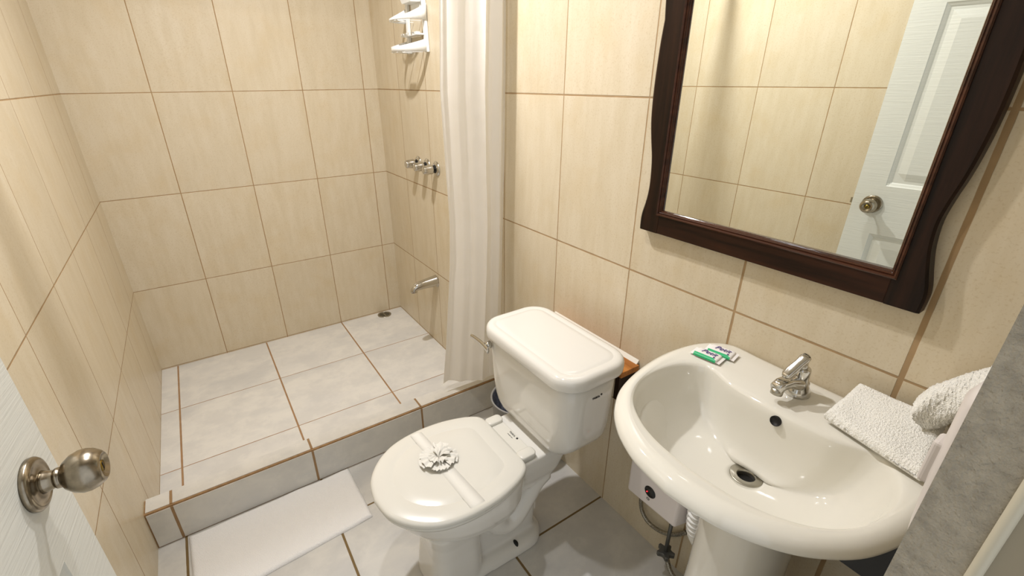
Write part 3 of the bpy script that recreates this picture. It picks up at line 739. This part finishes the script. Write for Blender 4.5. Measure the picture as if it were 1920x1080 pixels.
# ------------------------------------------------------------------ faucet
fa = thing('basin_faucet', 'chrome single-lever faucet standing on the sink deck', 'faucet', (1.241, 0.259, 0.799))
FX = 1.241; SF = 0.259
rings = []
for z, x0, rx, ry in ((0.799, 0, 0.0235, 0.0225), (0.803, 0, 0.0235, 0.0225), (0.812, 0.0, 0.021, 0.020), (0.822, -0.001, 0.016, 0.0155), (0.836, -0.002, 0.0135, 0.0135), (0.854, -0.003, 0.0135, 0.0135), (0.857, -0.003, 0.0125, 0.0125), (0.859, -0.003, 0.010, 0.010)):
    rings.append([Vector((FX + x0 + rx * math.cos(a), SF + ry * math.sin(a), z)) for a in [2 * PI * q / 32 for q in range(32)]])
G().loft(rings).mk('faucet_body', M['chrome'], fa)
def slab(pts, ws, hs):
    rings = []
    for k, p in enumerate(pts):
        p = Vector(p); t = (Vector(pts[min(k + 1, len(pts) - 1)]) - Vector(pts[max(k - 1, 0)])).normalized(); sd = Vector((0, 1, 0)); sd = (sd - t * sd.dot(t)).normalized(); up = t.cross(sd)
        ring = []
        for q in range(20):
            a = 2 * PI * q / 20; c, s = math.cos(a), math.sin(a)
            ring.append(p + sd * ws[k] * math.copysign(abs(c) ** 0.55, c) + up * hs[k] * math.copysign(abs(s) ** 0.55, s))
        rings.append(ring)
    return G().loft(rings)
slab([(FX + 0.004, SF, 0.818), (FX - 0.015, SF + 0.002, 0.827), (FX - 0.037, SF + 0.006, 0.835), (FX - 0.055, SF + 0.009, 0.835), (FX - 0.068, SF + 0.011, 0.829)], [0.016, 0.0145, 0.012, 0.0115, 0.0105], [0.013, 0.012, 0.0095, 0.010, 0.011]).mk('spout', M['chrome'], fa)
G().lathe([(0, 0), (0.0105, 0), (0.0105, 0.011), (0.0085, 0.012), (0, 0.012)], (FX - 0.060, SF + 0.010, 0.827), (-0.15, 0.02, -1), 22).mk('aerator', M['steel'], fa)
slab([(1.186, SF + 0.008, 0.8525), (1.191, SF + 0.007, 0.8555), (1.202, SF + 0.004, 0.8645), (1.213, SF, 0.8755), (1.221, SF - 0.003, 0.8850), (1.226, SF - 0.005, 0.8895), (1.228, SF - 0.006, 0.8905)], [0.005, 0.0088, 0.0092, 0.0082, 0.0092, 0.0078, 0.0035], [0.003, 0.0050, 0.0058, 0.0052, 0.0050, 0.0040, 0.002]).mk('lever', M['chrome'], fa)
G().lathe([(0, 0), (0.0085, 0), (0.008, 0.014), (0, 0.014)], (FX - 0.006, SF, 0.857), (-0.35, 0, 1), 20).mk('lever_neck', M['chrome'], fa)

# ------------------------------------------------------------------ wrapped soaps
def soap(label, c, xdir, z, tilt):
    t = thing('wrapped_soap', label, 'soap', (c[0], c[1], z), 'two wrapped guest soaps on the sink corner')
    X = Vector(xdir).normalized(); Y = Vector((-X.y, X.x, 0))
    if Y.x < 0: pass
    Z = Vector((0, 0, 1))
    X = (X + Z * tilt[0]).normalized(); Y = (Y + Z * tilt[1]).normalized(); Z = X.cross(Y)
    O = Vector((c[0], c[1], z))
    def q(a, b, h): return O + X * a + Y * b + Z * h
    Lh, Wh, Hh = 0.0255, 0.0165, 0.0080
    rings = []
    for h, e in ((0.0005, 0.002), (0.0025, 0.0), (0.0055, 0.0), (0.0072, 0.0016), (0.0080, 0.005)):
        rings.append([q(p.x, p.y, h + 0.0004 * noise.noise(Vector((p.x * 200, p.y * 200, h * 400 + c[0] * 99)))) for p in rrect(-Lh + e, -Wh + e, Lh - e, Wh - e, 0.004, 0, 5)])
    G().loft(rings).mk('wrapper', M['wrap'], t)
    for s in (-1, 1):     # crimped flat ends
        G().add([q(s * (Lh - 0.002), -Wh + 0.001, 0.003), q(s * (Lh - 0.002), Wh - 0.001, 0.003), q(s * (Lh + 0.007), Wh, 0.0022), q(s * (Lh + 0.007), -Wh, 0.0022),
                 q(s * (Lh - 0.002), -Wh + 0.001, 0.0038), q(s * (Lh - 0.002), Wh - 0.001, 0.0038), q(s * (Lh + 0.007), Wh, 0.0028), q(s * (Lh + 0.007), -Wh, 0.0028)],
                [(0, 1, 2, 3), (4, 5, 6, 7), (0, 1, 5, 4), (1, 2, 6, 5), (2, 3, 7, 6), (3, 0, 4, 7)]).mk('crimped_end', M['wrap'], t, smooth=False)
    g = G(); prof_ = [(-Wh - 0.0005, 0.0020), (-Wh - 0.0004, 0.0060), (-Wh + 0.0020, 0.0082), (-Wh + 0.0055, 0.0091)]
    for (b0, h0), (b1, h1) in zip(prof_, prof_[1:]):
        e1 = 0.002 if b1 < -Wh + 0.004 else 0.009
        g.add([q(-Lh + 0.001, b0, h0), q(Lh - (0.002 if b0 < -Wh + 0.001 else 0.004), b0, h0), q(Lh - e1, b1, h1), q(-Lh + 0.001, b1, h1)], [(0, 1, 2, 3)])
    g.mk('green_stripe', M['green'], t, smooth=False)
    m = frame(q(0.001, 0.0035, 0.0094), X, Y)
    text('Petit', 'soap_lettering', M['ink'], t, 0.0175, m, shear=0.35, extrude=0.0002)
    G().lathe([(0, 0), (0.0022, 0), (0.0022, 0.0003), (0, 0.0003)], q(0.0165, -0.0085, 0.0094), Z, 10).mk('flower_mark', M['ink'], t)
soap('wrapped guest soap with green stripe lying lowest on sink corner, nearer the basin', (1.209, 0.430), (0.16, -1, 0), 0.8010, (0.0, 0.0))
soap('wrapped guest soap with green stripe tucked behind the other, nearer the wall', (1.243, 0.420), (0.20, -1, 0), 0.8025, (0.0, 0.06))

# ------------------------------------------------------------------ towels
def cloth_block(name, label, corners, z0, th, seed, fuzz=0.0011, fold=None):
    n = 150; A, B, C, D = [Vector(c) for c in corners]; v = []; f = []
    def pt(s, t, top):
        p = A.lerp(B, s).lerp(D.lerp(C, s), t)
        e = min(min(s, 1 - s), min(t, 1 - t)); r = 0.09
        rr = 1 if e > r else math.sqrt(max(0, 1 - (1 - e / r) ** 2))
        h = th / 2 * rr
        nz_ = Vector((noise.noise(Vector((p.x * 420, p.y * 420, seed + top * 9))), noise.noise(Vector((p.x * 420, p.y * 420, seed + 50 + top))), noise.noise(Vector((p.x * 440, p.y * 440, seed + 99 + top))))) * fuzz
        big = 0.003 * noise.noise(Vector((p.x * 22, p.y * 22, seed)))
        zz = p.z + z0 + th / 2 + (h if top else -h) + (big if top else 0)
        return Vector((p.x, p.y, zz)) + (nz_ if top or e < 0.02 else Vector((0, 0, 0)))
    for top in (1, 0):
        for j in range(n + 1):
            for i in range(n + 1): v.append(pt(i / n, j / n, top))
    N = (n + 1) ** 2
    for top in (0, 1):
        for j in range(n):
            for i in range(n):
                a = top * N + j * (n + 1) + i; f.append((a, a + 1, a + n + 2, a + n + 1))
    for i in range(n):
        for a, b in ((i, i + 1), (n * (n + 1) + i, n * (n + 1) + i + 1), (i * (n + 1), (i + 1) * (n + 1)), (i * (n + 1) + n, (i + 1) * (n + 1) + n)):
            f.append((a, b, b + N, a + N))
    return mk(name, v, f, M['terry'], origin=(A + C) / 2 + Vector((0, 0, z0)), label=label, cat='towel')
cloth_block('hand_towel', 'folded cream terry hand towel lying flat on the sink deck', [(1.192, 0.192, 0.0), (1.292, 0.186, 0.026), (1.290, 0.060, 0.026), (1.156, 0.042, 0.0)], 0.802, 0.022, 3)
# fanned towel standing in the corner
v = []; f = []; nu, nv = 70, 160
for j in range(nv + 1):
    for i in range(nu + 1):
        s = i / nu; t = j / nv; a = 2 * PI * s
        base = Vector((1.268, lerp(0.090, 0.030, t), lerp(0.858, 0.942, t)))
        rx = lerp(0.040, 0.030, t); rz = lerp(0.036, 0.024, t) * (0.55 + 0.45 * min(1, 6 * t + 0.1))
        sp_ = 1 + 0.10 * math.sin(3 * a + 5 * t)
        p = base + Vector((rx * math.cos(a) * sp_, 0.012 * math.sin(a), rz * math.sin(a) * sp_))
        nz_ = Vector([noise.noise(Vector((math.cos(a) * 9, math.sin(a) * 9, t * 34 + q * 20))) for q in range(3)]) * 0.0022
        v.append(p + nz_)
for j in range(nv):
    for i in range(nu):
        a = j * (nu + 1) + i; f.append((a, a + 1, a + nu + 2, a + nu + 1))
k = len(v); v.append(Vector((1.268, 0.032, 0.925))); f += [(nv * (nu + 1) + i, nv * (nu + 1) + i + 1, k) for i in range(nu)]
k = len(v); v.append(Vector((1.268, 0.093, 0.856))); f += [(i + 1, i, k) for i in range(nu)]
mk('rolled_towel', v, f, M['terry'], origin=(1.268, 0.06, 0.84), label='rolled cream terry washcloth leaning up in the corner behind the flat towel', cat='towel')

# ------------------------------------------------------------------ white fitting on the front wall beside the jamb
ft = thing('paper_dispenser', 'smooth white plastic dispenser on the wall next to the grey door jamb', 'dispenser', (0.88, 0.0, 0.90))
rings = []
for z, e, yd in ((0.900, -0.012, 0.005), (0.906, -0.003, 0.009), (0.94, 0.0, 0.0125), (1.00, 0.0, 0.0165), (1.085, -0.002, 0.0175), (1.098, -0.010, 0.012)):
    ring = []
    for q in range(25):
        a = PI * q / 24; ring.append(Vector((0.920 - (0.036 + e) * math.cos(a), 0.001 + yd * math.sin(a) ** 0.6 if 0 < q < 24 else 0.001, z)))
    rings.append(ring)
G().loft(rings).mk('dispenser_body', M['dispenser'], ft)
bevel(G().box((0.898, 0.001, 0.985), (0.922, 0.0225, 1.035)).mk('dispenser_tab', M['dispenser'], ft, smooth=False), 0.004)

# ------------------------------------------------------------------ black box under the sink corner
bb = thing('black_box', 'black box hung on the wall under the far right corner of the sink', 'box', (1.26, 0.06, 0.5))
bevel(G().box((1.205, 0.004, 0.530), (XR - 0.001, 0.120, 0.640)).mk('box_body', M['black'], bb, smooth=False), 0.004)

# ------------------------------------------------------------------ water heater and plumbing under the sink
he = thing('water_heater', 'small white instant water heater box on the wall under the sink', 'water heater', (XR, 0.52, 0.33))
hx = 1.236
g = G().add([(hx, 0.437, 0.238), (hx, 0.604, 0.232), (hx, 0.604, 0.50), (hx, 0.437, 0.50), (XR - 0.001, 0.422, 0.232), (XR - 0.001, 0.615, 0.226), (XR - 0.001, 0.615, 0.505), (XR - 0.001, 0.422, 0.505)],
            [(0, 1, 2, 3), (4, 5, 6, 7), (0, 1, 5, 4), (1, 2, 6, 5), (2, 3, 7, 6), (3, 0, 4, 7)])
bevel(g.mk('heater_case', M['heater'], he, smooth=False), 0.008, 4)
dy_, dz_ = 0.5265, 0.2915
disp = G().lathe([(0, 0), (0.0185, 0), (0.0182, 0.0012), (0, 0.0012)], (hx, dy_, dz_), (-1, 0, 0), 36).mk('display_window', M['black'], he)
text('88', 'display_digits', M['digits'], disp, 0.015, frame((hx - 0.0013, dy_ - 0.001, dz_ + 0.003), (0, -1, 0), (0, 0, 1)))
G().lathe([(0, 0), (0.0016, 0), (0.001, 0.0008), (0, 0.001)], (hx - 0.0012, dy_ + 0.0095, dz_ - 0.0055), (-1, 0, 0), 12).mk('indicator_light', M['led'], disp)
G().lathe([(0.0052, 0), (0.0052, 0.0004), (0.0042, 0.0004), (0.0042, 0)], (hx, dy_ + 0.003, dz_ - 0.0285), (-1, 0, 0), 20).mk('round_logo', M['inkblack'], he)
text('CE', 'logo_lettering', M['inkblack'], he, 0.006, frame((hx - 0.0003, dy_ + 0.003, dz_ - 0.0285), (0, -1, 0), (0, 0, 1)))

h1 = G().tube(catmull([(1.290, 0.588, 0.236), (1.293, 0.590, 0.175), (1.295, 0.583, 0.130), (1.295, 0.562, 0.107), (1.296, 0.533, 0.102), (1.298, 0.496, 0.114), (1.302, 0.462, 0.141), (1.305, 0.436, 0.176)], 8), 0.0062, 12)
mk('supply_hose', h1.v, h1.f, M['braid'], origin=(1.28, 0.45, 0.18), label='braided steel hose curving below the white heater box', cat='hose')
vt = thing('stop_valve', 'grey stop valve with a star-shaped handle near the floor under the heater', 'valve', (1.266, 0.463, 0.09))
G().tube([(1.266, 0.463, 0.235), (1.266, 0.463, 0.095)], 0.0055, 14).mk('riser_pipe', M['valve'], vt)
star = []
for z in (0.083, 0.098):
    star.append([Vector((1.266 + (0.026 if q % 4 < 2 else 0.017) * math.cos(2 * PI * q / 20), 0.463 + (0.026 if q % 4 < 2 else 0.017) * math.sin(2 * PI * q / 20), z)) for q in range(20)])
bevel(G().loft(star).mk('valve_handle', M['valve'], vt, smooth=False), 0.002)
G().tube(catmull([(1.266, 0.463, 0.092), (1.268, 0.455, 0.068), (1.262, 0.435, 0.045), (1.262, 0.41, 0.035), (1.27, 0.37, 0.040), (1.29, 0.34, 0.06), (1.309, 0.335, 0.08)], 8), 0.0070, 12).mk('outlet_hose', M['braid'], vt)
# corrugated waste pipe behind the pedestal
g = G(); path = catmull([(1.270, 0.345, 0.50), (1.268, 0.385, 0.42), (1.268, 0.402, 0.33), (1.272, 0.398, 0.25), (1.290, 0.385, 0.20), (1.309, 0.38, 0.18)], 40)
rad = [0.0205 + 0.0030 * math.sin(i * 2 * PI / 8.0) for i in range(len(path))]
g.tube(path, rad, 24)
mk('waste_hose', g.v, g.f, M['hose_white'], origin=(1.27, 0.4, 0.33), label='white corrugated plastic waste hose beside the sink pedestal', cat='hose')

# ------------------------------------------------------------------ mirror with wavy dark wood frame
mi = thing('wall_mirror', 'tall wall mirror in a wavy dark walnut frame above the sink', 'mirror', (XR, 0.433, 1.4))
xf = XR - 0.025; Z0, Z1 = 1.004, 1.93; YI0, YI1 = 0.194, 0.667; ZI0, ZI1 = 1.056, 1.878
LT = [(1.004, 0.7215), (1.030, 0.722), (1.049, 0.7195), (1.078, 0.7125), (1.112, 0.7085), (1.150, 0.7095), (1.184, 0.713), (1.220, 0.7205), (1.258, 0.727), (1.30, 0.7300), (1.35, 0.7305), (1.40, 0.7290), (1.429, 0.7275), (1.467, 0.7240)]
RTb = [(1.004, 0.1455), (1.030, 0.1445), (1.049, 0.147), (1.078, 0.1545), (1.112, 0.1615), (1.150, 0.1640), (1.184, 0.1600), (1.220, 0.1535), (1.258, 0.149), (1.30, 0.1462), (1.35, 0.1455), (1.40, 0.1468), (1.429, 0.148), (1.467, 0.150)]
def full(tab):
    c = catmull([(z, y, 0) for z, y in tab], 4); zz = [(p.x, p.y) for p in c]; return zz + [(2.934 - z, y) for z, y in reversed(zz[:-1])]
def stile(tab, yin, nm):
    pr = full(tab); g = G(); rings = []
    for z, y in pr:
        zi = min(max(z, Z0), Z1); sgn = 1 if y > yin else -1
        rings.append([Vector((XR - 0.0005, y, z)), Vector((xf + 0.003, y, z)), Vector((xf, y - sgn * 0.004, z)), Vector((xf, yin + sgn * 0.0, z)), Vector((XR - 0.0005, yin, z))])
    g.loft(rings); return g.mk(nm, M['darkwood_v'], mi, smooth=False)
stile(LT, YI1, 'frame_stile'); stile(RTb, YI0, 'frame_stile')
for z0, z1 in ((Z0, ZI0), (ZI1, Z1)):
    bevel(G().box((xf, YI0, z0), (XR - 0.0005, YI1, z1)).mk('frame_rail', M['darkwood_h'], mi, smooth=False), 0.0015, 2)
# inner moulding: stepped bead sloping down to the glass
def loop(e, x): return [Vector((x, YI0 + e, ZI0 + e)), Vector((x, YI1 - e, ZI0 + e)), Vector((x, YI1 - e, ZI1 - e)), Vector((x, YI0 + e, ZI1 - e))]
def bead():
    g = G(); rs = [loop(e, x) for e, x in ((-0.0070, xf + 0.001), (-0.0066, xf - 0.0025), (-0.0045, xf - 0.0040), (-0.002, xf - 0.0025), (-0.0012, xf - 0.0005), (0.0005, xf - 0.0015), (0.0022, xf + 0.0005), (0.0028, xf + 0.003), (0.0040, xf + 0.0035), (0.0055, xf + 0.007), (0.0058, xf + 0.015))]
    g.loft(rs, False, False); return g
bead().mk('inner_bead', M['bead'], mi, smooth=False)
gl = lambda y, z, d: (xf + 0.0105 + d - 0.0078 * (y - 0.43) - 0.002 * (z - 1.2), y, z)
e = 0.004
G().add([gl(YI0 + e, ZI0 + e, 0), gl(YI1 - e, ZI0 + e, 0), gl(YI1 - e, ZI1 - e, 0), gl(YI0 + e, ZI1 - e, 0),
         gl(YI0 + e, ZI0 + e, .004), gl(YI1 - e, ZI0 + e, .004), gl(YI1 - e, ZI1 - e, .004), gl(YI0 + e, ZI1 - e, .004)],
        [(0, 1, 2, 3), (4, 5, 6, 7), (0, 1, 5, 4), (1, 2, 6, 5), (2, 3, 7, 6), (3, 0, 4, 7)]).mk('mirror_glass', M['mirror'], mi, smooth=False)

# ------------------------------------------------------------------ ceiling lamp holders for the two bulbs
for (x, y, zl), lb in (((0.70, 1.43, 2.26), 'white ceiling lamp holder over the shower curb'), ((0.67, 0.85, 2.12), 'white pendant lamp holder over the middle of the room')):
    t = thing('ceiling_lamp', lb, 'lamp', (x, y, HC)); dz = zl - HC
    G().lathe([(0, -0.0005), (0.055, -0.0005), (0.055, -0.012), (0.030, -0.022), (0.012, -0.028), (0.0, -0.028)], (x, y, HC), (0, 0, 1), 28).mk('ceiling_rose', M['plastic'], t)
    G().lathe([(0, -0.028), (0.012, -0.028), (0.020, dz + 0.03), (0.032, dz + 0.012), (0.032, dz + 0.006), (0.0, dz + 0.006)], (x, y, HC), (0, 0, 1), 28).mk('lamp_holder', M['plastic'], t)
